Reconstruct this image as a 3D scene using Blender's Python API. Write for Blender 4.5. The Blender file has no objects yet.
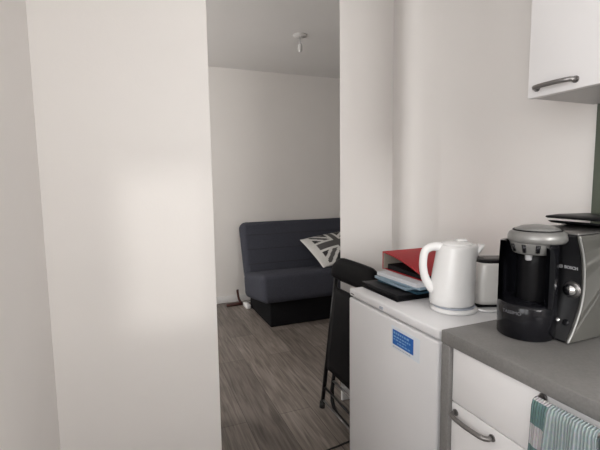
import bpy, bmesh, math, random
from mathutils import Vector, Matrix
random.seed(4)
sc = bpy.context.scene
COL = sc.collection
PI = math.pi

# ------------------------------------------------------------------ camera
cam_d = bpy.data.cameras.new('camera')
cam_d.sensor_fit = 'HORIZONTAL'
cam_d.sensor_width = 36.0
cam_d.lens = 404.6 / 600 * 36.0
cam_d.clip_start = 0.02
cam = bpy.data.objects.new('camera', cam_d)
COL.objects.link(cam)
yaw, pitch, roll = map(math.radians, (22.163, 5.845, -0.776))
fw = Vector((math.sin(yaw)*math.cos(pitch), math.cos(yaw)*math.cos(pitch), -math.sin(pitch)))
r0 = Vector((math.cos(yaw), -math.sin(yaw), 0)); u0 = r0.cross(fw)
rt = r0*math.cos(roll) + u0*math.sin(roll)
up = -r0*math.sin(roll) + u0*math.cos(roll)
M3 = Matrix((rt, up, -fw)).transposed()
cam.matrix_world = Matrix.Translation((0, 0, 1.3)) @ M3.to_4x4()
sc.camera = cam

# ------------------------------------------------------------------ world, lights, exposure
world = bpy.data.worlds.new('sky_world'); sc.world = world
world.use_nodes = True
bg = world.node_tree.nodes['Background']
bg.inputs[0].default_value = (0.88, 0.93, 1.0, 1)
bg.inputs[1].default_value = 1.2
sc.view_settings.view_transform = 'Standard'
sc.view_settings.look = 'None'
sc.view_settings.gamma = 1.0
sc.view_settings.use_curve_mapping = False
sc.view_settings.exposure = 0.14


def area(name, loc, rot, sx, sy, power, color):
    d = bpy.data.lights.new(name, 'AREA')
    d.shape = 'RECTANGLE'; d.size = sx; d.size_y = sy
    d.energy = power; d.color = color
    o = bpy.data.objects.new(name, d); COL.objects.link(o)
    o.location = loc; o.rotation_euler = rot
    return o


# daylight arriving at the two windows (one behind the camera, one in the far room)
area('daylight_rear', (0.86, -1.80, 1.82), (math.radians(90), 0, 0), 0.9, 0.8, 60, (1.0, 0.985, 0.965))
area('daylight_left', (-0.52, -0.15, 1.55), (math.radians(90), 0, math.radians(-90)), 1.2, 1.2, 20, (1.0, 0.985, 0.97))
area('daylight_far_room', (-1.75, 3.15, 1.45), (math.radians(90), 0, math.radians(-90)), 1.2, 1.4, 56, (1.0, 0.98, 0.955))
sun_d = bpy.data.lights.new('low_hazy_sun', 'SUN')
sun_d.energy = 0.55; sun_d.angle = math.radians(2.6); sun_d.color = (1.0, 0.97, 0.93)
sun = bpy.data.objects.new('low_hazy_sun', sun_d); COL.objects.link(sun)
sdir = Vector((-0.155, 1.0, -0.23)).normalized()
sun.rotation_euler = sdir.to_track_quat('-Z', 'Y').to_euler()


# ------------------------------------------------------------------ materials
def new_mat(name):
    m = bpy.data.materials.new(name); m.use_nodes = True
    return m, m.node_tree.nodes, m.node_tree.links, m.node_tree.nodes['Principled BSDF']


def plain(name, col, rough=0.5, metal=0.0, var=0.05, scale=12.0, bump=0.0, bscale=60.0, spec=0.5, coat=0.0):
    m, N, L, b = new_mat(name)
    b.inputs['Roughness'].default_value = rough
    b.inputs['Metallic'].default_value = metal
    b.inputs['Specular IOR Level'].default_value = spec
    b.inputs['Coat Weight'].default_value = coat
    tc = N.new('ShaderNodeTexCoord')
    n = N.new('ShaderNodeTexNoise'); n.inputs['Scale'].default_value = scale; n.inputs['Detail'].default_value = 4
    L.new(tc.outputs['Object'], n.inputs['Vector'])
    r = N.new('ShaderNodeValToRGB')
    r.color_ramp.elements[0].position = 0.3; r.color_ramp.elements[1].position = 0.7
    r.color_ramp.elements[0].color = tuple(max(0, c*(1-var)) for c in col) + (1,)
    r.color_ramp.elements[1].color = tuple(min(1, c*(1+var)) for c in col) + (1,)
    L.new(n.outputs['Fac'], r.inputs['Fac']); L.new(r.outputs['Color'], b.inputs['Base Color'])
    if bump:
        n2 = N.new('ShaderNodeTexNoise'); n2.inputs['Scale'].default_value = bscale; n2.inputs['Detail'].default_value = 3
        L.new(tc.outputs['Object'], n2.inputs['Vector'])
        bp = N.new('ShaderNodeBump'); bp.inputs['Strength'].default_value = bump; bp.inputs['Distance'].default_value = 0.004
        L.new(n2.outputs['Fac'], bp.inputs['Height']); L.new(bp.outputs['Normal'], b.inputs['Normal'])
    return m


def floor_mat():
    m, N, L, b = new_mat('grey_oak_laminate')
    tc = N.new('ShaderNodeTexCoord')
    mp = N.new('ShaderNodeMapping'); mp.inputs['Rotation'].default_value = (0, 0, PI/2)
    mp.inputs['Location'].default_value = (0.35, 0.06, 0)
    L.new(tc.outputs['Object'], mp.inputs['Vector'])
    br = N.new('ShaderNodeTexBrick')
    br.inputs['Scale'].default_value = 1.0
    br.inputs['Brick Width'].default_value = 1.25; br.inputs['Row Height'].default_value = 0.19
    br.inputs['Mortar Size'].default_value = 0.0016; br.inputs['Mortar Smooth'].default_value = 0.2
    br.inputs['Bias'].default_value = 0.0
    br.inputs['Color1'].default_value = (0.150, 0.128, 0.113, 1)
    br.inputs['Color2'].default_value = (0.250, 0.217, 0.192, 1)
    br.inputs['Mortar'].default_value = (0.050, 0.042, 0.036, 1)
    br.offset = 0.37
    L.new(mp.outputs['Vector'], br.inputs['Vector'])
    mp2 = N.new('ShaderNodeMapping'); mp2.inputs['Scale'].default_value = (26, 1.6, 1)
    L.new(tc.outputs['Object'], mp2.inputs['Vector'])
    gr = N.new('ShaderNodeTexNoise'); gr.inputs['Scale'].default_value = 2.4; gr.inputs['Detail'].default_value = 7
    gr.inputs['Distortion'].default_value = 0.6
    L.new(mp2.outputs['Vector'], gr.inputs['Vector'])
    rp = N.new('ShaderNodeValToRGB')
    rp.color_ramp.elements[0].position = 0.30; rp.color_ramp.elements[0].color = (0.50, 0.48, 0.46, 1)
    rp.color_ramp.elements[1].position = 0.72; rp.color_ramp.elements[1].color = (1.35, 1.34, 1.33, 1)
    L.new(gr.outputs['Fac'], rp.inputs['Fac'])
    mx = N.new('ShaderNodeMix'); mx.data_type = 'RGBA'; mx.blend_type = 'MULTIPLY'; mx.inputs[0].default_value = 1.0
    L.new(br.outputs['Color'], mx.inputs[6]); L.new(rp.outputs['Color'], mx.inputs[7])
    L.new(mx.outputs[2], b.inputs['Base Color'])
    b.inputs['Roughness'].default_value = 0.42
    bp = N.new('ShaderNodeBump'); bp.inputs['Strength'].default_value = 0.12; bp.inputs['Distance'].default_value = 0.002
    L.new(gr.outputs['Fac'], bp.inputs['Height']); L.new(bp.outputs['Normal'], b.inputs['Normal'])
    return m


def worktop_mat():
    m, N, L, b = new_mat('grey_concrete_laminate')
    tc = N.new('ShaderNodeTexCoord')
    n1 = N.new('ShaderNodeTexNoise'); n1.inputs['Scale'].default_value = 5; n1.inputs['Detail'].default_value = 8
    n2 = N.new('ShaderNodeTexNoise'); n2.inputs['Scale'].default_value = 160; n2.inputs['Detail'].default_value = 2
    for n in (n1, n2): L.new(tc.outputs['Object'], n.inputs['Vector'])
    mx = N.new('ShaderNodeMix'); mx.data_type = 'FLOAT'; mx.inputs[0].default_value = 0.35
    L.new(n1.outputs['Fac'], mx.inputs[2]); L.new(n2.outputs['Fac'], mx.inputs[3])
    r = N.new('ShaderNodeValToRGB')
    r.color_ramp.elements[0].position = 0.32; r.color_ramp.elements[0].color = (0.155, 0.150, 0.145, 1)
    r.color_ramp.elements[1].position = 0.70; r.color_ramp.elements[1].color = (0.225, 0.218, 0.210, 1)
    L.new(mx.outputs[0], r.inputs['Fac']); L.new(r.outputs['Color'], b.inputs['Base Color'])
    b.inputs['Roughness'].default_value = 0.5
    return m


def towel_mat():
    # rib stripes run down the towel; a woven check band runs along its far edge
    m, N, L, b = new_mat('teal_white_towel_cloth')
    uv = N.new('ShaderNodeUVMap'); uv.uv_map = 'UVMap'
    sp = N.new('ShaderNodeSeparateXYZ'); L.new(uv.outputs['UV'], sp.inputs[0])

    def math_n(op, a, v=None, v2=None):
        k = N.new('ShaderNodeMath'); k.operation = op
        for i, q in enumerate((a, v, v2)):
            if q is None: continue
            if hasattr(q, 'is_linked'): L.new(q, k.inputs[i])
            else: k.inputs[i].default_value = q
        return k.outputs[0]
    st = math_n('SINE', math_n('MULTIPLY', sp.outputs['X'], 2*PI*21))
    st = math_n('MULTIPLY_ADD', st, 0.5, 0.5)
    ck = math_n('GREATER_THAN', math_n('FRACT', math_n('MULTIPLY', sp.outputs['Y'], 5.0)), 0.48)
    band = math_n('LESS_THAN', sp.outputs['X'], 0.27)
    nz = N.new('ShaderNodeTexNoise'); nz.inputs['Scale'].default_value = 60; L.new(uv.outputs['UV'], nz.inputs['Vector'])
    m1 = N.new('ShaderNodeMix'); m1.data_type = 'RGBA'; L.new(st, m1.inputs[0])
    m1.inputs[6].default_value = (0.175, 0.225, 0.23, 1); m1.inputs[7].default_value = (0.31, 0.355, 0.36, 1)
    m2 = N.new('ShaderNodeMix'); m2.data_type = 'RGBA'; L.new(ck, m2.inputs[0])
    m2.inputs[6].default_value = (0.40, 0.39, 0.40, 1); m2.inputs[7].default_value = (0.10, 0.17, 0.168, 1)
    m3 = N.new('ShaderNodeMix'); m3.data_type = 'RGBA'; L.new(band, m3.inputs[0])
    L.new(m1.outputs[2], m3.inputs[6]); L.new(m2.outputs[2], m3.inputs[7])
    m4 = N.new('ShaderNodeMix'); m4.data_type = 'RGBA'; m4.blend_type = 'OVERLAY'; m4.inputs[0].default_value = 0.25
    L.new(m3.outputs[2], m4.inputs[6]); L.new(nz.outputs['Color'], m4.inputs[7])
    L.new(m4.outputs[2], b.inputs['Base Color'])
    b.inputs['Roughness'].default_value = 0.95
    bp = N.new('ShaderNodeBump'); bp.inputs['Strength'].default_value = 0.6; bp.inputs['Distance'].default_value = 0.003
    L.new(st, bp.inputs['Height']); L.new(bp.outputs['Normal'], b.inputs['Normal'])
    return m


def glass_mat():
    m = bpy.data.materials.new('window_glass'); m.use_nodes = True
    N, L = m.node_tree.nodes, m.node_tree.links
    N.remove(N['Principled BSDF'])
    t = N.new('ShaderNodeBsdfTransparent'); g = N.new('ShaderNodeBsdfGlossy'); g.inputs['Roughness'].default_value = 0.02
    mx = N.new('ShaderNodeMixShader'); mx.inputs[0].default_value = 0.06
    L.new(t.outputs[0], mx.inputs[1]); L.new(g.outputs[0], mx.inputs[2])
    L.new(mx.outputs[0], N['Material Output'].inputs['Surface'])
    return m


MAT = dict(
    wall=plain('off_white_wall_paint', (0.80, 0.772, 0.748), 0.62, var=0.012, scale=3, bump=0.06, bscale=90),
    wall_far=plain('far_room_wall_paint', (0.76, 0.73, 0.70), 0.75, var=0.012, scale=3, bump=0.06, bscale=90),
    ceiling=plain('ceiling_paint', (0.74, 0.72, 0.70), 0.85, var=0.01, scale=3),
    white_trim=plain('white_gloss_trim', (0.74, 0.73, 0.72), 0.4, var=0.01),
    floor=floor_mat(), worktop=worktop_mat(), towel=towel_mat(), glass=glass_mat(),
    front=plain('white_kitchen_front', (0.80, 0.785, 0.785), 0.38, var=0.01, scale=4),
    carcass=plain('white_melamine_carcass', (0.60, 0.585, 0.575), 0.5, var=0.01),
    plinth=plain('grey_plinth', (0.30, 0.29, 0.29), 0.5),
    enamel=plain('white_fridge_enamel', (0.76, 0.755, 0.765), 0.33, var=0.01, scale=5),
    fridge_body=plain('pale_grey_fridge_sheet', (0.66, 0.655, 0.665), 0.4, var=0.01),
    gasket=plain('grey_door_gasket', (0.16, 0.16, 0.165), 0.7),
    kettle=plain('white_glossy_plastic', (0.82, 0.815, 0.81), 0.26, var=0.006, coat=0.2),
    cream=plain('warm_white_toaster_enamel', (0.74, 0.72, 0.69), 0.3, var=0.01),
    steel=plain('brushed_steel', (0.24, 0.23, 0.225), 0.36, metal=0.85, var=0.08, scale=40),
    chrome=plain('chrome', (0.78, 0.78, 0.78), 0.12, metal=1.0, var=0.01),
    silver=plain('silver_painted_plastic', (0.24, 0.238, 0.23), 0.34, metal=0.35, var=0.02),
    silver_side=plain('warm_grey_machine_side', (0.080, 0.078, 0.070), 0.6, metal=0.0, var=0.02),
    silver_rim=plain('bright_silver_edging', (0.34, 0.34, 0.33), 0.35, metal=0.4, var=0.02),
    black=plain('black_satin_plastic', (0.006, 0.006, 0.007), 0.38, var=0.05, spec=0.15),
    black_gloss=plain('black_gloss_plastic', (0.007, 0.007, 0.009), 0.16, var=0.05, spec=0.3),
    black_matte=plain('black_matte_card', (0.009, 0.009, 0.011), 0.5, var=0.1, spec=0.15),
    vinyl=plain('black_vinyl_padding', (0.006, 0.006, 0.007), 0.45, var=0.1, scale=30, bump=0.1, bscale=200, spec=0.06),
    black_metal=plain('black_lacquered_tube', (0.008, 0.008, 0.009), 0.3, var=0.05, spec=0.25),
    rubber=plain('black_rubber', (0.014, 0.014, 0.014), 0.8),
    print_dim=plain('dim_grey_print', (0.13, 0.13, 0.14), 0.5),
    print_grey=plain('pale_grey_print', (0.42, 0.42, 0.43), 0.5),
    sofa=plain('charcoal_sofa_fabric', (0.050, 0.052, 0.066), 0.95, var=0.18, scale=140, bump=0.35, bscale=350, spec=0.2),
    sofa_base=plain('black_sofa_cloth', (0.010, 0.010, 0.011), 0.95, var=0.2, scale=90, spec=0.1),
    seam=plain('dark_seam_thread', (0.028, 0.028, 0.034), 0.95),
    cushion_white=plain('cushion_off_white_cloth', (0.60, 0.585, 0.56), 0.9, var=0.05, scale=50),
    cushion_grey=plain('cushion_mid_grey_cloth', (0.085, 0.080, 0.078), 0.9, var=0.08, scale=50),
    cushion_black=plain('cushion_black_cloth', (0.022, 0.021, 0.022), 0.9, var=0.08, scale=50),
    red=plain('red_binder_board', (0.40, 0.022, 0.028), 0.5, var=0.06, spec=0.2),
    beige=plain('grey_beige_board', (0.34, 0.31, 0.26), 0.7, var=0.05),
    paper=plain('white_paper', (0.72, 0.74, 0.78), 0.8, var=0.02),
    pale_blue=plain('pale_blue_plastic_sleeve', (0.30, 0.41, 0.50), 0.35, var=0.06),
    teal_blue=plain('dark_blue_folder_card', (0.022, 0.075, 0.115), 0.45, var=0.08),
    label_blue=plain('sticker_blue', (0.010, 0.125, 0.46), 0.45, var=0.04),
    label_light=plain('sticker_pale_blue_ink', (0.22, 0.42, 0.70), 0.4),
    label_white=plain('sticker_white', (0.74, 0.79, 0.85), 0.4, var=0.01),
    label_grey=plain('sticker_grey_ink', (0.40, 0.43, 0.50), 0.5),
    red_wood=plain('dark_red_brown_wood', (0.055, 0.016, 0.012), 0.4, var=0.2, scale=20),
    splash=plain('dark_grey_green_splashback', (0.085, 0.10, 0.075), 0.35, var=0.03),
    bulb=plain('frosted_white_lampholder', (0.60, 0.585, 0.57), 0.45, var=0.01),
)


# ------------------------------------------------------------------ mesh helpers
class MB:
    def __init__(self):
        self.bm = bmesh.new()

    def _mark(self, faces, mi, smooth):
        for f in faces:
            f.material_index = mi
            f.smooth = smooth

    def box(self, x0, x1, y0, y1, z0, z1, bev=0.0, seg=2, mi=0, mat=None, smooth=None):
        g = bmesh.ops.create_cube(self.bm, size=1.0)
        vs = g['verts']
        for v in vs:
            v.co = Vector(((x0+x1)/2 + v.co.x*(x1-x0), (y0+y1)/2 + v.co.y*(y1-y0), (z0+z1)/2 + v.co.z*(z1-z0)))
        fs = set(f for v in vs for f in v.link_faces)
        if bev > 0:
            es = list(set(e for v in vs for e in v.link_edges))
            r = bmesh.ops.bevel(self.bm, geom=es, offset=bev, segments=seg, affect='EDGES', profile=0.5)
            vs = set(r['verts']) | set(v for v in vs if v.is_valid)
            fs = set(f for v in vs if v.is_valid for f in v.link_faces)
        vs = [v for v in vs if v.is_valid]
        if mat is not None:
            for v in vs: v.co = mat @ v.co
        self._mark(fs, mi, bev > 0 if smooth is None else smooth)
        return vs

    def tube(self, pts, r, seg=10, mi=0, cap=True, closed=False):
        pts = [Vector(p) for p in pts]
        n = len(pts)
        rr = r if isinstance(r, (list, tuple)) else [r]*n
        rings = []
        ref = None
        for i, p in enumerate(pts):
            if closed: t = pts[(i+1) % n] - pts[i-1]
            elif i == 0: t = pts[1]-p
            elif i == n-1: t = p-pts[i-1]
            else: t = (pts[i+1]-p).normalized() + (p-pts[i-1]).normalized()
            t.normalize()
            if ref is None:
                ref = t.orthogonal().normalized()
            ref = (ref - t*ref.dot(t)).normalized()
            b = t.cross(ref)
            rings.append([self.bm.verts.new(p + (ref*math.cos(a)+b*math.sin(a))*rr[i])
                          for a in (2*PI*k/seg for k in range(seg))])
        fs = []
        for i in range(n if closed else n-1):
            a, b_ = rings[i], rings[(i+1) % n]
            for k in range(seg):
                fs.append(self.bm.faces.new((a[k], a[(k+1) % seg], b_[(k+1) % seg], b_[k])))
        self._mark(fs, mi, True)
        if cap and not closed:
            self._mark([self.bm.faces.new(list(reversed(rings[0]))), self.bm.faces.new(rings[-1])], mi, False)

    def lathe(self, prof, center=(0, 0, 0), seg=40, a0=0.0, a1=2*PI, mi=0, smooth=True, sx=1.0, sy=1.0, axis=None):
        """prof = [(r, z)...]; a full or partial turn about the vertical through center (or along axis)"""
        c = Vector(center)
        full = abs(a1-a0-2*PI) < 1e-6
        n = seg if full else seg+1
        q = Vector((0, 0, 1)).rotation_difference(Vector(axis)) if axis is not None else None
        rings = []
        for (r, z) in prof:
            ring = []
            for k in range(n):
                a = a0 + (a1-a0)*k/seg
                v = Vector((r*math.cos(a)*sx, r*math.sin(a)*sy, z))
                if q: v = q @ v
                ring.append(self.bm.verts.new(c+v))
            rings.append(ring)
        fs = []
        for i in range(len(prof)-1):
            for k in range(seg):
                k2 = (k+1) % n
                fs.append(self.bm.faces.new((rings[i][k], rings[i][k2], rings[i+1][k2], rings[i+1][k])))
        self._mark(fs, mi, smooth)
        if full:
            self._mark([self.bm.faces.new(list(reversed(rings[0]))), self.bm.faces.new(rings[-1])], mi, False)
        return rings

    def prism(self, poly, axis, a, b, mi=0, bev=0.0, smooth=False):
        """poly = 2D outline; axis 'y': points are (x, z), extruded from y=a to y=b; 'x': (y, z); 'z': (x, y)"""
        def P(p, t):
            if axis == 'y': return (p[0], t, p[1])
            if axis == 'x': return (t, p[0], p[1])
            return (p[0], p[1], t)
        A = [self.bm.verts.new(P(p, a)) for p in poly]
        B = [self.bm.verts.new(P(p, b)) for p in poly]
        n = len(poly)
        fs = [self.bm.faces.new(A), self.bm.faces.new(list(reversed(B)))]
        side = []
        for i in range(n):
            side.append(self.bm.faces.new((A[i], B[i], B[(i+1) % n], A[(i+1) % n])))
        if bev > 0:
            es = set(e for f in fs for e in f.edges)
            r = bmesh.ops.bevel(self.bm, geom=list(es), offset=bev, segments=3, affect='EDGES', profile=0.5)
            allf = set(f for v in r['verts'] for f in v.link_faces) | set(f for f in fs+side if f.is_valid)
            self._mark(allf, mi, True)
        else:
            self._mark(fs, mi, False); self._mark(side, mi, smooth)

    def grid_solid(self, fn, nu, nv, mi=0, smooth=True, mif=None):
        """closed slab: fn(u, v, side) -> point, side 0/1"""
        S = []
        for s in (0, 1):
            S.append([[self.bm.verts.new(fn(i/nu, j/nv, s)) for j in range(nv+1)] for i in range(nu+1)])
        fs = []
        for i in range(nu):
            for j in range(nv):
                f0 = self.bm.faces.new((S[0][i][j], S[0][i+1][j], S[0][i+1][j+1], S[0][i][j+1]))
                f1 = self.bm.faces.new((S[1][i][j], S[1][i][j+1], S[1][i+1][j+1], S[1][i+1][j]))
                for f in (f0, f1):
                    f.material_index = mif((i+.5)/nu, (j+.5)/nv) if mif else mi
                    f.smooth = smooth
        rim = []
        for i in range(nu):
            rim.append((S[0][i][0], S[1][i][0], S[1][i+1][0], S[0][i+1][0], (i+.5)/nu, 0.0))
            rim.append((S[0][i+1][nv], S[1][i+1][nv], S[1][i][nv], S[0][i][nv], (i+.5)/nu, 1.0))
        for j in range(nv):
            rim.append((S[0][0][j+1], S[1][0][j+1], S[1][0][j], S[0][0][j], 0.0, (j+.5)/nv))
            rim.append((S[0][nu][j], S[1][nu][j], S[1][nu][j+1], S[0][nu][j+1], 1.0, (j+.5)/nv))
        for a, b, c, d, u, v in rim:
            f = self.bm.faces.new((a, b, c, d)); f.smooth = smooth
            f.material_index = mif(u, v) if mif else mi
        return S

    def build(self, name, mats, parent=None, recalc=True):
        if recalc: bmesh.ops.recalc_face_normals(self.bm, faces=self.bm.faces)
        me = bpy.data.meshes.new(name)
        self.bm.to_mesh(me); self.bm.free()
        for m in (mats if isinstance(mats, (list, tuple)) else [mats]): me.materials.append(MAT[m])
        o = bpy.data.objects.new(name, me); COL.objects.link(o)
        if parent is not None:
            o.parent = parent
            # vertices are written in world space: keep them there
            off = Vector((0, 0, 0)); p = parent
            while p is not None:
                off += p.location; p = p.parent
            me.transform(Matrix.Translation(-off))
        return o


def setp(o, label, cat, group=None):
    o['label'] = label; o['category'] = cat
    if group: o['group'] = group
    return o


def thing(name, loc, label, cat, group=None):
    o = bpy.data.objects.new(name, None); COL.objects.link(o)
    o.empty_display_size = 0.05
    o.location = loc
    return setp(o, label, cat, group)


def struct(name, mb, mats):
    o = mb.build(name, mats); o['kind'] = 'structure'
    return o


def arc(c, r, a0, a1, n, ax=(1, 0, 0), ay=(0, 0, 1)):
    c, ax, ay = Vector(c), Vector(ax), Vector(ay)
    return [c + ax*r*math.cos(a0+(a1-a0)*k/n) + ay*r*math.sin(a0+(a1-a0)*k/n) for k in range(n+1)]


def spline(P, n=8):
    P = [Vector(p) for p in P]
    out = []
    for i in range(len(P)-1):
        p0, p1, p2, p3 = P[max(i-1, 0)], P[i], P[i+1], P[min(i+2, len(P)-1)]
        for k in range(n):
            t = k/n
            out.append(0.5*((2*p1)+(p2-p0)*t+(2*p0-5*p1+4*p2-p3)*t*t+(3*p1-p0-3*p2+p3)*t**3))
    out.append(P[-1])
    return out


def text_mesh(name, s, size, origin, xdir, ydir, mat, parent, depth=0.0006, warp=None, bold=0.0):
    cu = bpy.data.curves.new(name, 'FONT'); cu.body = s; cu.size = size
    cu.align_x = 'CENTER'; cu.align_y = 'CENTER'; cu.extrude = depth; cu.offset = bold
    t = bpy.data.objects.new(name + '_curve', cu); COL.objects.link(t)
    dg = bpy.context.evaluated_depsgraph_get(); dg.update()
    me = bpy.data.meshes.new_from_object(t.evaluated_get(dg))
    bpy.data.objects.remove(t); bpy.data.curves.remove(cu)
    me.name = name; me.materials.clear(); me.materials.append(MAT[mat])
    X, Y = Vector(xdir).normalized(), Vector(ydir).normalized(); Z = X.cross(Y)
    off = Vector((0, 0, 0)); p = parent
    while p is not None: off += p.location; p = p.parent
    for v in me.vertices:
        c = v.co.copy()
        v.co = (warp(c) if warp else Vector(origin) + X*c.x + Y*c.y + Z*c.z) - off
    o = bpy.data.objects.new(name, me); COL.objects.link(o); o.parent = parent
    return o


# ------------------------------------------------------------------ dimensions of the rooms
XL, XR = -0.320, 1.41          # kitchen side walls
YR = -1.60                     # wall behind the camera
YP, YQ = 2.06, 2.17            # partition faces
YW = 1.75                      # face of the deeper wall block on the left
YB = 4.36                      # far wall
XA, XZ = -1.60, 3.60           # far room side walls
H = 2.52

mb = MB(); mb.box(XA-.15, XZ+.15, YR-.15, YB+.15, -0.08, 0.0); struct('floor', mb, 'floor')
mb = MB(); mb.box(XA-.15, XZ+.15, YR-.15, YB+.15, H, H+.08); struct('ceiling', mb, 'ceiling')
LY0, LY1, LZ0, LZ1 = -0.80, 0.50, 0.92, 2.20      # window beside the camera
mb = MB()
mb.box(XL-.15, XL, YR-.15, LY0, 0, H); mb.box(XL-.15, XL, LY1, YW, 0, H)
mb.box(XL-.15, XL, LY0, LY1, 0, LZ0); mb.box(XL-.15, XL, LY0, LY1, LZ1, H)
struct('wall_left', mb, 'wall')
# right wall: its far stretch stands back by 3 cm, which makes the vertical step in the plaster
mb = MB()
mb.prism([(XR, YR-.15), (XR, 1.612), (XR+.014, 1.618), (XR+.034, YP), (XR+.16, YP), (XR+.16, YR-.15)], 'z', 0, H)  # slight tilt of the far stretch is added to make it shade darker
struct('wall_right', mb, 'wall')
# rear wall with the kitchen window
KX0, KX1, KZ0, KZ1 = 0.42, 1.30, 1.42, 2.20
mb = MB()
mb.box(XL, KX0, YR-.15, YR, 0, H); mb.box(KX1, XR, YR-.15, YR, 0, H)
mb.box(KX0, KX1, YR-.15, YR, 0, KZ0); mb.box(KX0, KX1, YR-.15, YR, KZ1, H)
struct('wall_rear', mb, 'wall')
mb = MB(); mb.box(XA, 0.312, YW, YQ, 0, H, bev=.004); struct('wall_middle_left', mb, 'wall')
mb = MB(); mb.prism([(1.090, YP), (XZ, YP), (XZ, YQ), (1.180, YQ)], 'z', 0, H); struct('wall_middle_right', mb, 'wall')
mb = MB(); mb.box(0.312, 1.180, YP+.001, YQ-.001, 2.36, H); struct('trim_1', mb, 'wall')
mb = MB(); mb.box(XA-.15, XZ+.15, YB, YB+.15, 0, H); struct('wall_back', mb, 'wall_far')
mb = MB(); mb.box(XZ, XZ+.15, YP, YB, 0, H); struct('wall_far_right', mb, 'wall_far')
FY0, FY1, FZ0, FZ1 = 2.55, 3.75, 0.80, 2.15
mb = MB()
mb.box(XA-.15, XA, YP, FY0, 0, H); mb.box(XA-.15, XA, FY1, YB, 0, H)
mb.box(XA-.15, XA, FY0, FY1, 0, FZ0); mb.box(XA-.15, XA, FY0, FY1, FZ1, H)
struct('wall_far_left', mb, 'wall_far')

mb = MB(); mb.box(XA, XZ, YB-.014, YB, 0, .075, bev=.003); struct('baseboard_back', mb, 'white_trim')
mb = MB(); mb.box(XA, .312, YQ, YQ+.014, 0, .075, bev=.003); struct('baseboard_middle_left', mb, 'white_trim')
mb = MB(); mb.box(1.180, XZ, YQ, YQ+.014, 0, .075, bev=.003); struct('baseboard_middle_right', mb, 'white_trim')
mb = MB(); mb.box(XL, .312, YW-.014, YW, 0, .055, bev=.003); struct('baseboard_left', mb, 'white_trim')
mb = MB(); mb.box(1.092, 1.44, YP-.014, YP, 0, .075, bev=.003); struct('baseboard_right', mb, 'white_trim')
mb = MB(); mb.box(XR-.006, XR, -0.30, 0.878, .866, 1.544); struct('trim_2', mb, 'splash')


def window(name, along, a0, a1, z0, z1, plane0, plane1):
    """along 'x' or 'y': frame of four bars and a mullion, two panes"""
    def bx(mb, p0, p1, q0, q1):
        if along == 'x': mb.box(p0, p1, plane0, plane1, q0, q1, bev=.004)
        else: mb.box(plane0, plane1, p0, p1, q0, q1, bev=.004)
    t = .055
    m = MB()
    bx(m, a0, a0+t, z0, z1); bx(m, a1-t, a1, z0, z1); bx(m, a0+t, a1-t, z0, z0+t); bx(m, a0+t, a1-t, z1-t, z1)
    mid = (a0+a1)/2
    bx(m, mid-.03, mid+.03, z0+t, z1-t)
    f = struct(name, m, 'white_trim')
    pm = (plane0+plane1)/2
    for (p0, p1) in ((a0+t, mid-.03), (mid+.03, a1-t)):
        g = MB()
        if along == 'x': g.box(p0, p1, pm-.003, pm+.003, z0+t, z1-t)
        else: g.box(pm-.003, pm+.003, p0, p1, z0+t, z1-t)
        g.build('window_pane', 'glass', f)
    return f


window('window_1', 'x', KX0, KX1, KZ0, KZ1, YR-.11, YR-.05)
window('window_3', 'y', LY0, LY1, LZ0, LZ1, XL-.11, XL-.05)
window('window_2', 'y', FY0, FY1, FZ0, FZ1, XA-.11, XA-.05)


# ------------------------------------------------------------------ sofa
sofa = thing('sofa_bed', (1.95, 3.85, 0), 'charcoal grey fabric sofa bed against the far wall', 'sofa')
SX0, SX1 = 1.022, 2.92
mb = MB(); mb.box(1.085, SX1-.06, 3.405, 4.10, 0.0, .245, bev=.012); mb.build('base', 'sofa_base', sofa)


def rot_slab(x0, x1, p0, p1, th, bev, name, mat, nseam, parent):
    """slab whose top face runs from p0=(y,z) to p1=(y,z), thickness th below it, rounded"""
    p0, p1 = Vector((0, p0[0], p0[1])), Vector((0, p1[0], p1[1]))
    d = (p1-p0); ln = d.length; d.normalize()
    nrm = Vector((0, -d.z, d.y))
    m = Matrix(((1, 0, 0, 0), (0, d.y, nrm.y, p0.y), (0, d.z, nrm.z, p0.z), (0, 0, 0, 1)))
    b = MB(); b.box(x0, x1, 0, ln, -th, 0, bev=bev, seg=5, mat=m)
    o = b.build(name, mat, parent)
    if nseam:
        s = MB()
        for k in range(1, nseam+1):
            y = ln*k/(nseam+1)
            s.tube([m @ Vector((x0+.03, y, .001)), m @ Vector((x1-.03, y, .001))], .0035, 6)
        s.build('seam', 'seam', o)
    return o


rot_slab(SX0-.035, SX1+.02, (3.325, .508), (3.99, .404), .255, .055, 'seat_cushion', 'sofa', 0, sofa)
# backrest: front face runs up from the seat and leans back to the wall
rot_slab(SX0, SX1, (3.965, .33), (4.175, .912), .155, .062, 'backrest', 'sofa', 3, sofa)

# union-flag cushion leaning on the seat and the backrest
TL, BL = Vector((1.642, 4.04, .690)), Vector((1.640, 3.45, .496))
TR = TL + Vector((.640, .03, .072))
BR = BL + (TR-TL)
NRM = (BL-TL).cross(TR-TL).normalized()


def flag(u, v):
    # u runs along the top edge, v runs down; white border all round
    if u < .13 or u > .87 or v < .05 or v > .95: return 0
    x = (u-.5)/.37; y = (v-.5)/.45
    if abs(y) < .20 or abs(x) < .13: return 1
    if abs(y) < .36 or abs(x) < .24: return 0
    d = abs(abs(y)-abs(x)*.98)
    if d < .12: return 1
    if d < .30: return 0
    return 2


def cushion_pt(u, v, s):
    p = TL.lerp(TR, u).lerp(BL.lerp(BR, u), v)
    h = max(0.0, math.sin(PI*u)*math.sin(PI*v))**.5
    pull = .03*math.sin(PI*u)*math.sin(PI*v)
    c = (TL+BR)/2
    edge = 1 - .07*(1-h)*(math.sin(PI*u)+math.sin(PI*v))/2
    p = c + (p-c)*edge
    return p + NRM*((.003+.062*h) * (1 if s == 0 else -1))


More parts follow.
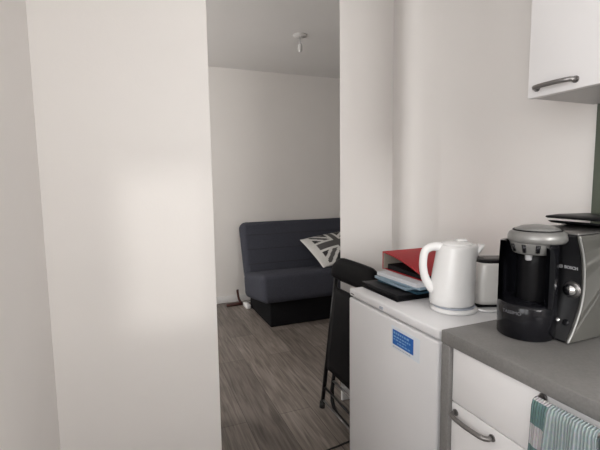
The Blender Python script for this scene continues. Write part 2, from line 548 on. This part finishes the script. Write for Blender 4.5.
mb = MB(); mb.grid_solid(cushion_pt, 64, 64, mif=flag)
cush = mb.build('cushion', ['cushion_white', 'cushion_grey', 'cushion_black'])
setp(cush, 'grey and white union flag cushion leaning on the sofa backrest', 'cushion')

# little reddish wooden stand and a white adapter on the floor by the sofa's end
st = thing('wooden_stand', (0.955, 4.22, 0), 'small dark red wooden stand on the floor at the left end of the sofa', 'stand')
mb = MB(); mb.tube(spline([(1.012, 4.20, .02), (.992, 4.22, .07), (.985, 4.235, .13), (.984, 4.24, .165)]), .013, 8); mb.build('upright', 'red_wood', st)
mb = MB(); mb.box(.855, 1.03, 4.19, 4.235, .0, .030, bev=.008); mb.build('foot', 'red_wood', st)
ad = thing('power_adapter', (1.055, 4.09, 0), 'small white power adapter on the floor beneath the sofa end', 'adapter')
mb = MB(); mb.box(1.02, 1.075, 4.02, 4.165, 0.0, .045, bev=.012); mb.build('adapter_body', 'kettle', ad)
mb = MB(); mb.tube(spline([(1.06, 4.165, .02), (1.08, 4.22, .012), (1.16, 4.28, .008), (1.3, 4.31, .006)]), .005, 6); mb.build('cord', 'kettle', ad)

# ------------------------------------------------------------------ ceiling lamp fitting in the far room
lp = thing('ceiling_lampholder', (1.335, 3.22, H), 'small white bare lampholder hanging from the far room ceiling', 'lamp')
mb = MB(); mb.lathe([(.0, -.016), (.045, -.014), (.058, -.004), (.058, 0)], (1.335, 3.22, H-.0005), 28); mb.build('ceiling_rose', 'bulb', lp)
mb = MB(); mb.tube([(1.335, 3.22, H-.015), (1.335, 3.22, H-.075)], .005, 8); mb.build('flex', 'print_grey', lp)
mb = MB(); mb.lathe([(.004, 0), (.015, -.004), (.019, -.02), (.019, -.052), (.013, -.058), (.012, -.066), (.002, -.07)], (1.335, 3.22, H-.068), 20); mb.build('socket', 'bulb', lp)

# ------------------------------------------------------------------ folded chair in the gap between fridge and partition
ch = thing('folding_chair', (1.0, 1.80, 0), 'black folding chair standing folded between the fridge and the doorway', 'chair')


def chx(z, off=0.0): return .950 + .100*z/.88 + off


YF, YN = 2.030, 1.610
for y in (YF, YN):
    mb = MB(); mb.tube([(chx(.02), y, .02), (chx(.5), y-.012*(1 if y == YF else -1), .5), (chx(.80), y-.02*(1 if y == YF else -1), .80)], .0125, 10)
    lg = mb.build('front_leg', 'black_metal', ch)
    mb = MB(); mb.tube([(chx(.0), y, .001), (chx(.035), y, .040)], .016, 10); mb.build('rubber_foot', 'rubber', lg)
# rear frame: one U-shaped tube folded in line, its bow near the floor
rf = [(chx(.60, .040), 1.985, .60), (chx(.30, .035), 1.985, .30), (chx(.12, .03), 1.985, .12)]
rf += [(chx(.07, .03), 1.972, .065), (chx(.04, .03), 1.945, .034), (chx(.03, .03), 1.90, .020)]
rf += [(p[0], 3.64-p[1], p[2]) for p in reversed(rf)]
mb = MB(); mb.tube(rf, .011, 10); mb.build('rear_frame', 'black_metal', ch)
mb = MB(); mb.tube([(chx(.12), YF, .125), (chx(.12), YN, .125)], .007, 8); mb.build('stretcher', 'black_metal', ch)
mb = MB(); mb.tube([(chx(.17, .03), 1.985, .175), (chx(.17, .03), 1.655, .175)], .007, 8); mb.build('stretcher', 'steel', ch)
mb = MB(); mb.tube([(chx(.04, -.0), YF-.01, .05), (chx(.03, -.0), YN+.01, .05)], .006, 8); mb.build('stretcher', 'steel', ch)


def seat_pt(u, v, s):
    y = YF-.028 + (YN-YF+.056)*u
    z = .245 + .47*v
    r = 1-(abs(2*v-1)**6)*.5
    return Vector((chx(z) + (-.016 if s == 0 else .012)*r, y, z))


mb = MB(); mb.grid_solid(seat_pt, 10, 14); mb.build('seat', 'vinyl', ch)


def back_pt(u, v, s):
    y = 2.015 - .485*u
    e = abs(2*u-1)
    z = .765 + .130*v - .055*max(0, e-.55)**2*6*(v) + .02*max(0, e-.6)
    bow = .035*(e**2)
    th = .022*(1-abs(2*v-1)**4*.7)*(1-max(0, e-.8)**2*9)
    return Vector((1.035 - bow*.4 + (-th if s == 0 else th), y, z))


mb = MB(); mb.grid_solid(back_pt, 24, 10); mb.build('backrest', 'vinyl', ch)

# black cable on the floor in front of the chair
mb = MB(); mb.tube(spline([(.74, 1.655, .0047), (.823, 1.671, .0047), (.87, 1.676, .0047), (.925, 1.685, .0047), (1.05, 1.69, .0047), (1.25, 1.66, .0047)]), .0045, 8)
setp(mb.build('power_cable', 'rubber'), 'black power cable lying on the floor in front of the folded chair', 'cable')

# ------------------------------------------------------------------ fridge
FX0, FXB, FYA, FYB = .835, 1.395, .945, 1.500
fr = thing('refrigerator', ((FX0+FXB)/2, (FYA+FYB)/2, 0), 'white under-counter fridge with a blue sticker beside the grey worktop', 'fridge')
mb = MB(); mb.box(FX0+.056, FXB, FYA+.004, FYB-.004, .022, .812, bev=.006); mb.build('cabinet', 'fridge_body', fr)
mb = MB(); mb.box(FX0+.002, FXB, FYA, FYB, .8185, .850, bev=.006, seg=3); lid = mb.build('top_panel', 'enamel', fr)
mb = MB(); mb.box(FX0+.001, FX0+.0035, 1.462, 1.487, .829, .8325); mb.build('maker_mark', 'gasket', lid)
mb = MB(); mb.box(FX0-.0005, FX0+.0035, 1.246, 1.268, .827, .8365, bev=.001); mb.build('badge', 'label_grey', lid)
mb = MB(); mb.box(FX0+.044, FX0+.058, FYA+.008, FYB-.008, .06, .806); mb.build('gasket', 'gasket', fr)
mb = MB(); mb.box(FX0, FX0+.046, FYA, FYB, .055, .8115, bev=.007, seg=3); door = mb.build('door', 'enamel', fr)
# energy sticker on the door
mb = MB(); mb.box(FX0-.0008, FX0, 1.030, 1.186, .708, .790); lab = mb.build('sticker', 'label_white', door)
mb = MB(); mb.box(FX0-.0014, FX0-.0008, 1.062, 1.178, .724, .778); mb.build('sticker_panel', 'label_blue', lab)
mb = MB()
for (za, zb, ya, yb) in ((.764, .771, 1.085, 1.172), (.752, .757, 1.075, 1.172), (.742, .746, 1.10, 1.172), (.731, .735, 1.078, 1.150)):
    y = yb
    while y > ya:
        w = random.uniform(.006, .016); mb.box(FX0-.0018, FX0-.0014, max(ya, y-w), y, za, zb); y -= w+.004
mb.build('sticker_lines', 'label_light', lab)
mb = MB()
y = 1.176
while y > 1.08:
    w = random.uniform(.004, .010); mb.box(FX0-.0012, FX0-.0008, y-w, y, .7135, .7170); y -= w+.003
mb.build('sticker_small_print', 'label_grey', lab)
for (x, y) in ((FX0+.10, FYA+.05), (FX0+.10, FYB-.05), (FXB-.06, FYA+.05), (FXB-.06, FYB-.05)):
    mb = MB(); mb.lathe([(.018, 0), (.018, .012), (.012, .024)], (x, y, 0), 16); mb.build('foot', 'rubber', fr)

# ------------------------------------------------------------------ folders and papers on the fridge
fd = thing('folder', (1.05, 1.37, .85), 'black flat ring folder lying on the fridge top under the papers', 'folder')
mb = MB(); mb.box(.895, 1.19, 1.238, 1.494, .8505, .8545, bev=.001); mb.box(.895, 1.19, 1.238, 1.494, .8710, .8750, bev=.001); mb.build('cover', 'black_matte', fd)
mb = MB(); mb.box(1.186, 1.190, 1.238, 1.494, .8545, .8710); mb.build('spine', 'black_matte', fd)
mb = MB(); mb.box(.905, 1.18, 1.245, 1.487, .8545, .8710); mb.build('pages', 'black', fd)


def sheet(name, x0, x1, y0, y1, z0, z1, mat, rz, curl=0.0, lab=None, cat=None, group=None):
    """a thin pile with one lifted far-left end"""
    cx, cy = (x0+x1)/2, (y0+y1)/2
    c, s = math.cos(rz), math.sin(rz)

    def fn(u, v, side):
        x, y = x0+(x1-x0)*u - cx, y0+(y1-y0)*v - cy
        lift = curl*(v**2)*(1-u*.6)
        return Vector((cx+x*c-y*s, cy+x*s+y*c, (z1 if side == 0 else z0) + lift))
    m = MB(); m.grid_solid(fn, 8, 8, smooth=False)
    return setp(m.build(name, mat), lab, cat, group)


sheet('document_folder', .965, 1.19, 1.225, 1.475, .8755, .8830, 'teal_blue', math.radians(3), 0,
      'dark blue card folder lying on the black folder', 'folder')
sheet('plastic_sleeve', .955, 1.18, 1.255, 1.490, .8835, .8935, 'pale_blue', math.radians(-3), .0,
      'pale blue plastic sleeve below the white paper and red binder', 'sleeve')
sheet('paper_stack', 0.958, 1.18, 1.215, 1.470, .9040, .9185, 'paper', math.radians(2), .0,
      'thin stack of white papers under the red binder', 'papers')
sheet('plastic_sleeve', .965, 1.18, 1.215, 1.455, .8940, .9035, 'pale_blue', math.radians(4), .0,
      'pale blue plastic sleeve nearest beneath the white papers', 'sleeve')

bi = thing('ring_binder', (1.13, 1.37, .92), 'red ring binder with sagging cover lying on the papers behind the kettle', 'binder')
BX0, BX1 = 1.000, 1.285


def cover_pt(z0, z1, th):
    def fn(u, v, s):
        y = 1.490 - .258*v
        sag = .010*math.sin(PI*v)
        z = z0 + (z1-z0)*v + sag
        return Vector((BX0+(BX1-BX0)*u + .004*v, y, z + (th if s == 0 else 0)))
    return fn


mb = MB(); mb.grid_solid(cover_pt(.994, .938, .0035), 6, 12, smooth=False); mb.build('top_cover', 'red', bi)
mb = MB(); mb.box(BX0+.006, BX1, 1.234, 1.490, .9205, .9235); mb.build('bottom_cover', 'red', bi)
mb = MB(); mb.box(BX0-.001, BX1, 1.490, 1.4945, .9205, .9985, bev=.0015); mb.build('spine', 'red', bi)
mb = MB(); mb.box(BX0+.001, BX1-.002, 1.4855, 1.4898, .9238, .9925); mb.build('spine_lining', 'beige', bi)
mb = MB(); mb.grid_solid(lambda u, v, s: Vector((BX0+.012+.25*u, 1.470-.225*v, (.9238 if s else .945-.008*v))), 4, 6, smooth=False); mb.build('pages', 'black_matte', bi)  # inner block coloured black to give the shade inside the binder
for x in (1.09, 1.17):
    mb = MB(); mb.tube(arc((x, 1.462, .9245), .022, 0, PI, 12, (0, 1, 0), (0, 0, 1)), .0016, 6); mb.build('ring', 'chrome', bi)

# ------------------------------------------------------------------ kettle
KC = Vector((1.024, 1.088, .85))
kx, ky = Vector((.926, -.377, 0)), Vector((.377, .926, 0))     # spout direction, sideways
kt = thing('kettle', tuple(KC), 'white plastic jug kettle standing on the fridge top', 'kettle')


def kp(a, b, z): return KC + kx*a + ky*b + Vector((0, 0, z))


mb = MB(); mb.lathe([(.070, 0), (.079, .003), (.080, .010), (.074, .016), (.05, .017)], tuple(KC), 44); mb.build('power_base', 'kettle', kt)
mb = MB(); mb.lathe([(.0715, .0), (.0722, .003), (.0715, .006)], tuple(KC+Vector((0, 0, .0172))), 44); mb.build('base_seam', 'label_grey', kt)
# body: stacked ovals, the upper ones shifted a little towards the spout
prof = [(.0720, .0235, -.005), (.0765, .030, -.006), (.0768, .060, -.006), (.0750, .100, -.004), (.0722, .140, -.001), (.0690, .175, .002), (.0660, .205, .004), (.0640, .222, .005), (.0605, .230, .005), (.052, .2335, .005)]
mb = MB(); rings = []
n = 44
for (r, z, sh) in prof:
    ring = []
    for k in range(n):
        a = 2*PI*k/n
        ca, sa = math.cos(a), math.sin(a)
        ex = 1.0
        if z > .17: ex += .22*max(0, ca)**10*min(1, (z-.17)/.04)      # the lip of the spout
        ring.append(mb.bm.verts.new(kp(sh + r*ca*ex, r*sa*.93, z)))
    rings.append(ring)
for i in range(len(rings)-1):
    for k in range(n):
        f = mb.bm.faces.new((rings[i][k], rings[i][(k+1) % n], rings[i+1][(k+1) % n], rings[i+1][k])); f.smooth = True
mb.bm.faces.new(list(reversed(rings[0]))); mb.bm.faces.new(rings[-1])
mb.build('body', 'kettle', kt)
# spout: small pouring beak standing out under the rim
mb = MB()
sp = [(.050, .155, .004), (.066, .185, .016), (.080, .212, .021), (.093, .2305, .019)]
prev = None
for (a, z, w) in sp:
    ring = [mb.bm.verts.new(kp(a + w*.55*math.cos(t), w*math.sin(t), z)) for t in (2*PI*k/14 for k in range(14))]
    if prev:
        for k in range(14):
            f = mb.bm.faces.new((prev[k], prev[(k+1) % 14], ring[(k+1) % 14], ring[k])); f.smooth = True
    else: mb.bm.faces.new(list(reversed(ring)))
    prev = ring
mb.bm.faces.new(prev); mb.build('spout', 'kettle', kt)
# lid with a thumb tab, slightly raised in the middle
mb = MB(); mb.lathe([(.052, .0), (.052, .004), (.044, .009), (.02, .012), (.002, .0125)], tuple(kp(.006, 0, .232)), 32)
lidk = mb.build('lid', 'kettle', kt)
mb = MB(); mb.box(-.018, .018, -.012, .012, 0, .008, bev=.003, mat=Matrix.Translation(kp(.022, 0, .243)) @ Matrix.Rotation(math.atan2(kx.y, kx.x), 4, 'Z')); mb.build('lid_tab', 'kettle', lidk)
# handle: flat loop from the rim down to the foot of the body
hp = spline([kp(-.030, 0, .217), kp(-.070, 0, .226), kp(-.101, 0, .2125), kp(-.1095, 0, .172), kp(-.1055, 0, .132), kp(-.093, 0, .100), kp(-.066, 0, .068)], 7)
hr = [.0138 + .006*abs(2*i/(len(hp)-1)-1)**3 for i in range(len(hp))]
mb = MB(); mb.tube(hp, hr, 12); mb.build('handle', 'kettle', kt)
# lead from the base
mb = MB(); mb.tube(spline([kp(.072, -.03, .008), kp(.100, -.045, .006), kp(.150, -.040, .006), kp(.200, -.030, .006), kp(.25, -.030, .006)], 6), .0042, 8); mb.build('cord', 'kettle', kt)

# ------------------------------------------------------------------ toaster (end-on behind the kettle)
ts = thing('toaster', (1.205, 1.16, .85), 'white toaster with black top behind the kettle and coffee machine', 'toaster')
ta = math.atan2(-.377, .926)
TM = Matrix.Translation((1.222, 1.018, .85)) @ Matrix.Rotation(ta, 4, 'Z')   # local x along the end face, y away
mb = MB(); mb.box(-.117, .117, .006, .114, .0, .012, bev=.004, mat=TM); mb.build('foot_rim', 'black', ts)
# tapered rounded body
mb = MB()


def tring(w, d0, d1, z, n=6):
    pts = []
    r = .03
    for (cx, cy, a0) in ((w-r, d0+r, -PI/2), (w-r, d1-r, 0), (-w+r, d1-r, PI/2), (-w+r, d0+r, PI)):
        for k in range(n+1):
            a = a0 + PI/2*k/n
            pts.append(TM @ Vector((cx+r*math.cos(a), cy+r*math.sin(a), z)))
    return pts


prev = None
for (w, d0, d1, z) in ((.121, .0, .120, .012), (.122, -.001, .121, .03), (.119, .001, .119, .10), (.111, .005, .115, .150), (.108, .008, .112, .160)):
    ring = [mb.bm.verts.new(p) for p in tring(w, d0, d1, z)]
    if prev:
        for k in range(len(ring)):
            f = mb.bm.faces.new((prev[k], prev[(k+1) % len(ring)], ring[(k+1) % len(ring)], ring[k])); f.smooth = True
    else: mb.bm.faces.new(list(reversed(ring)))
    prev = ring
mb.bm.faces.new(prev); mb.build('body', 'cream', ts)
mb = MB()
prev = None
for (w, d0, d1, z) in ((.1085, .0075, .1125, .1595), (.107, .009, .111, .168), (.100, .014, .106, .170)):
    ring = [mb.bm.verts.new(p) for p in tring(w, d0, d1, z)]
    if prev:
        for k in range(len(ring)):
            f = mb.bm.faces.new((prev[k], prev[(k+1) % len(ring)], ring[(k+1) % len(ring)], ring[k])); f.smooth = True
    else: mb.bm.faces.new(list(reversed(ring)))
    prev = ring
mb.bm.faces.new(prev); tt = mb.build('top', 'black', ts)
mb = MB()
for y in (.042, .078): mb.box(-.08, .08, y-.012, y+.012, .169, .1725, bev=.001, mat=TM)
mb.build('slot_frame', 'steel', tt)
mb = MB(); mb.box(.117, .140, .045, .075, .112, .124, bev=.004, mat=TM); mb.build('lever', 'black', ts)

# ------------------------------------------------------------------ kitchen base units
WY1, WY0 = .903, -.30
WZ = .872
mb = MB(); mb.box(.808, XR, WY0, WY1, .833, WZ, bev=.003)
setp(mb.build('worktop', 'worktop'), 'grey stone-look worktop carrying the coffee machine', 'worktop')


def bow_handle(p0, p1, out, mat, parent, r=.0066):
    """bow-shaped bar handle between two fixing points"""
    p0, p1, out = Vector(p0), Vector(p1), Vector(out)
    d = (p1-p0).normalized()
    pts = [p0, p0+out*.55, p0+out*.85+d*.006, p0+out+d*.018]
    k = 6
    a, b = p0+out+d*.018, p1+out-d*.018
    pts += [a.lerp(b, i/k) + out.normalized()*.003*math.sin(PI*i/k) for i in range(1, k)]
    pts += [p1+out-d*.018, p1+out*.85-d*.006, p1+out*.55, p1]
    m = MB(); m.tube(pts, r, 10)
    for p in (p0, p1): m.tube([p-out*.002, p+out*.12], r*1.45, 10)
    return m.build('handle', mat, parent)


def base_unit(y0, y1, label, first):
    t = thing('base_cabinet', (1.1, (y0+y1)/2, 0), label, 'cabinet')
    mb = MB(); mb.box(.842, XR-.002, y0, y1, .10, .8325); mb.build('carcass', 'carcass', t)
    mb = MB(); mb.box(.88, .896, y0, y1, .0, .10); mb.build('plinth', 'plinth', t)
    mb = MB(); mb.box(.820, .8405, y0+.0015, y1-.0015, .6725, .8295, bev=.0015); dr = mb.build('drawer', 'front', t)
    mb = MB(); mb.box(.820, .8405, y0+.0015, y1-.0015, .105, .6685, bev=.0015); dd = mb.build('door', 'front', t)
    bow_handle((.820, y1-.018, .643), (.820, y1-.146, .643), (-.026, 0, 0), 'steel', dd)
    if first:
        mb = MB(); mb.box(.808, XR-.002, y1+.0005, .901, 0, .8325, bev=.002); g = mb.build('end_panel', 'worktop', t); g['label'] = 'grey end panel'
    return t, dr


u1, dr1 = base_unit(.305, .868, 'white base cabinet nearest the fridge with a towel on its drawer handle', True)
u2, dr2 = base_unit(-.29, .302, 'white base cabinet further from the fridge, right of the towel', False)
bow_handle((.820, 0.590, .820), (.820, .452, .820), (-.036, 0, 0), 'steel', dr1)
bow_handle((.820, .065, .805), (.820, -.073, .805), (-.038, 0, 0), 'steel', dr2)

# tea towel folded over the drawer handle
BARX, BARZ = .784, .820
mb = MB()
uvl = mb.bm.loops.layers.uv.new('UVMap')
NU, NV = 64, 40


def towel_pt(u, v):
    """u: across (far edge to near edge); v: 0 bottom of the front, ~.62 over the bar, 1 bottom of the back"""
    y = .582 - .132*u
    rip = .005*math.sin(u*2*PI*2.3+.6) + .003*math.sin(u*2*PI*5.1+1.3)
    rr = .0130
    vb0, vb1 = .58, .66
    if v < vb0:
        d = (vb0-v)/vb0
        z = BARZ - .30*d
        spread = 1+.18*d
        y = .516 + (y-.516)*spread + .006*d
        x = BARX - rr - .004*d + rip*min(1, .25+d*2.5)
    elif v <= vb1:
        a = PI*(v-vb0)/(vb1-vb0)
        x = BARX - rr*math.cos(a) + rip*.25*math.cos(a); z = BARZ + rr*math.sin(a)
    else:
        d = (v-vb1)/(1-vb1)
        z = BARZ - .18*d
        x = BARX + rr + .004*d - abs(rip)*.3*d
    return Vector((x, y, z))


V = [[mb.bm.verts.new(towel_pt(i/NU, j/NV)) for j in range(NV+1)] for i in range(NU+1)]
for i in range(NU):
    for j in range(NV):
        f = mb.bm.faces.new((V[i][j], V[i+1][j], V[i+1][j+1], V[i][j+1])); f.smooth = True
        for lp_, (a, b) in zip(f.loops, ((i, j), (i+1, j), (i+1, j+1), (i, j+1))):
            lp_[uvl].uv = (a/NU, b/NV)
tw = mb.build('tea_towel', 'towel', recalc=False)
md = tw.modifiers.new('thickness', 'SOLIDIFY'); md.thickness = .003; md.offset = 0
setp(tw, 'teal and white striped tea towel hanging over the drawer handle', 'towel')

# ------------------------------------------------------------------ wall cabinet
wc = thing('wall_cabinet', (1.26, .595, 1.545), 'white wall cabinet hanging above the coffee machine', 'cabinet')
mb = MB(); mb.box(1.130, XR-.002, .297, .893, 1.545, 2.245); mb.build('carcass', 'carcass', wc)
mb = MB(); mb.box(1.108, 1.128, .2965, .8945, 1.543, 2.245, bev=.0015); wd = mb.build('door', 'front', wc)
bow_handle((1.108, .864, 1.5675), (1.108, .752, 1.5675), (-.024, 0, 0), 'steel', wd)

# ------------------------------------------------------------------ coffee machine
CM = Vector((1.036, .790, WZ))
cm = thing('coffee_machine', tuple(CM), 'black and silver pod coffee machine on the grey worktop', 'coffee machine')
curve = [(1.026, .003), (1.044, .030), (1.061, .065), (1.073, .100), (1.079, .143), (1.077, .185), (1.071, .225), (1.060, .258), (1.050, .283)]
fc = spline([(x, 0, z) for x, z in curve], 4)
fc = [(p.x, WZ+p.z) for p in fc]
# housing block behind the drum
mb = MB(); mb.prism(fc + [(1.30, WZ+.286), (1.325, WZ+.24), (1.325, WZ+.003)], 'y', .690, .862, smooth=True)
hs = mb.build('housing', 'black', cm)
# side shells with a bright edging along the curved front
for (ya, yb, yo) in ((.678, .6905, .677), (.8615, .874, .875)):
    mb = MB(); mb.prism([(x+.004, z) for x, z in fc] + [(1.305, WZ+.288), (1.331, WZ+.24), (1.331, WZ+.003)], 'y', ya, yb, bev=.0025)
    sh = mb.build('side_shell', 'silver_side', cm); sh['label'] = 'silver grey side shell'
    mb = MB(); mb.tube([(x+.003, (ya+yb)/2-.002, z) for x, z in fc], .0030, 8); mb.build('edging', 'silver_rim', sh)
# drum: wall open to the front, drip tray below, brew head above
DC = CM + Vector((-.036, -.006, 0)); CO = Vector((.020, -.008, -.0095)); RO = Vector((.012, -.005, 0))
fdir = math.radians(-163)
op = math.radians(64)
cx, cy = DC.x, DC.y
RB, RT = .072, .071
mb = MB()
mb.lathe([(RB-.012, .03), (RB, .03), (RB+.001, .10), (RB+.001, .20), (RT, .262), (RT-.012, .262), (RT-.010, .20), (RB-.012, .03)], tuple(DC), 40, fdir+op, fdir+2*PI-op)
mb.build('drum_wall', 'black_gloss', cm)
mb = MB(); mb.lathe([(.040, .03), (.044, .05), (.044, .20), (.044, .268)], (cx+.034, cy+.006, WZ), 32); mb.build('drum_core', 'black', cm)
mb = MB(); mb.lathe([(RB-.004, 0), (RB+.0005, .004), (RB+.002, .086), (RB-.002, .094), (RB-.014, .096)], tuple(DC), 48); dt = mb.build('drip_tray', 'black_gloss', cm)
mb = MB()
for k in range(-4, 5):
    w = math.sqrt(max(0, .054**2-(k*.012)**2))
    mb.box(cx-w, cx+w, cy+k*.012-.0025, cy+k*.012+.0025, WZ+.0958, WZ+.0982)
mb.build('tray_grill', 'black_gloss', dt)
# brew head
mb = MB(); mb.lathe([(.046, .229), (.051, .233), (.0585, .256), (.062, .267)], tuple(DC+RO), 40); bh = mb.build('brew_head', 'silver', cm)
for k in range(-3, 4, 2):
    a = fdir + .25 + k*.30
    p0 = DC + RO + Vector((math.cos(a)*.0505, math.sin(a)*.0505, .237)); p1 = DC + RO + Vector((math.cos(a)*.0580, math.sin(a)*.0580, .257))
    mb = MB(); mb.tube([p0, p1], 0.0058, 6); mb.build('head_slot', 'black_gloss', bh)
nz = DC + RO + Vector((math.cos(fdir)*.030, math.sin(fdir)*.030, 0))
mb = MB(); mb.lathe([(.006, .212), (.0085, .214), (.009, .226), (.016, .236)], tuple(nz), 18); mb.build('nozzle', 'print_grey', cm)
mb = MB(); mb.lathe([(.060, .268), (.068, .270), (.0730, .277), (.0730, .287), (.069, .296), (.060, .3020), (.050, .303)], tuple(DC+CO), 48); mb.build('cap', 'silver', cm)
mb = MB(); mb.lathe([(.058, .301), (.053, .3075), (.040, .3135), (.015, .317), (.002, .3175)], tuple(DC+CO), 40); capt = mb.build('cap_top', 'silver', cm)
mb = MB(); mb.tube(arc((cx+CO.x, cy+CO.y, WZ+.2933), .059, 0, 2*PI, 40, (1, 0, 0), (0, 1, 0))[:-1], .0022, 6, closed=True); mb.build('cap_seam', 'black', capt)
# water tank lid propped on the back
mb = MB(); mb.prism([(1.150, WZ+.318), (1.153, WZ+.322), (1.21, WZ+.3245), (1.345, WZ+.322), (1.345, WZ+.300), (1.24, WZ+.310), (1.16, WZ+.3145)], 'y', .700, .852, bev=.0015); mb.build('tank_lid', 'black', cm)
mb = MB(); mb.prism([(1.165, WZ+.3065), (1.19, WZ+.306), (1.340, WZ+.2885), (1.340, WZ+.2815), (1.26, WZ+.288), (1.18, WZ+.300)], 'y', .702, .855, bev=.001); mb.build('tank_tray', 'black', cm)
mb = MB(); mb.box(1.07, 1.31, .696, .862, WZ+.279, WZ+.2895, bev=.003); mb.build('rear_deck', 'steel', cm)


def panel_x(z):
    for (xa, za), (xb, zb) in zip(fc, fc[1:]):
        if za <= z <= zb: return xa + (xb-xa)*(z-za)/(zb-za)
    return fc[-1][0]


# control knob, chrome with a ring
kz = WZ+.135; kyy = .708
mb = MB(); mb.lathe([(.0215, 0), (.0230, .003), (.0225, .007), (.017, .009)], (panel_x(kz), kyy, kz), 28, axis=(-1, 0, 0)); kb = mb.build('knob_ring', 'steel', cm)
mb = MB(); mb.lathe([(.0160, .006), (.0165, .016), (.0142, .022), (.006, .0245), (.001, .025)], (panel_x(kz), kyy, kz), 28, axis=(-1, 0, 0)); mb.build('knob', 'chrome', kb)
bz = WZ+.048
mb = MB(); mb.lathe([(.0075, 0), (.0075, .003), (.005, .006), (.0008, .007)], (panel_x(bz), .729, bz), 20, axis=(-.9, 0, .43)); mb.build('button', 'chrome', cm)
mb = MB(); mb.lathe([(.0085, 0), (.0085, .003), (.006, .005), (.0008, .005)], (panel_x(bz), .706, bz), 20, axis=(-.9, 0, .43)); mb.build('button', 'black_gloss', cm)
tz = WZ+.193
slope = Vector((panel_x(tz+.006)-panel_x(tz-.006), 0, .012)).normalized()
text_mesh('brand_lettering', 'BOSCH', .0112, (panel_x(tz)-.0012, .715, tz), (0, -1, 0), slope, 'print_grey', cm, bold=.0003)
mb = MB()
oc = Vector((panel_x(tz)-.0008, .743, tz))
mb.tube(arc(oc, .0046, 0, 2*PI, 24, (0, 1, 0), tuple(slope))[:-1], .0007, 6, closed=True)
mb.tube([oc+Vector((0, -.0022, 0))-slope*.0032, oc+Vector((0, -.0022, 0))+slope*.0032], .0007, 6)
mb.tube([oc+Vector((0, .0022, 0))-slope*.0032, oc+Vector((0, .0022, 0))+slope*.0032], .0007, 6)
mb.tube([oc+Vector((0, -.0022, 0)), oc+Vector((0, .0022, 0))], .0007, 6)
mb.build('brand_emblem', 'print_grey', cm)


def around(c):
    a = math.radians(-170) + c.x/RB
    R = RB + .0026 + c.z
    return DC + Vector((math.cos(a)*R, math.sin(a)*R, .074 + c.y))


text_mesh('model_lettering', 'TASSIMO', .0125, (0, 0, 0), (1, 0, 0), (0, 1, 0), 'print_dim', cm, warp=around)
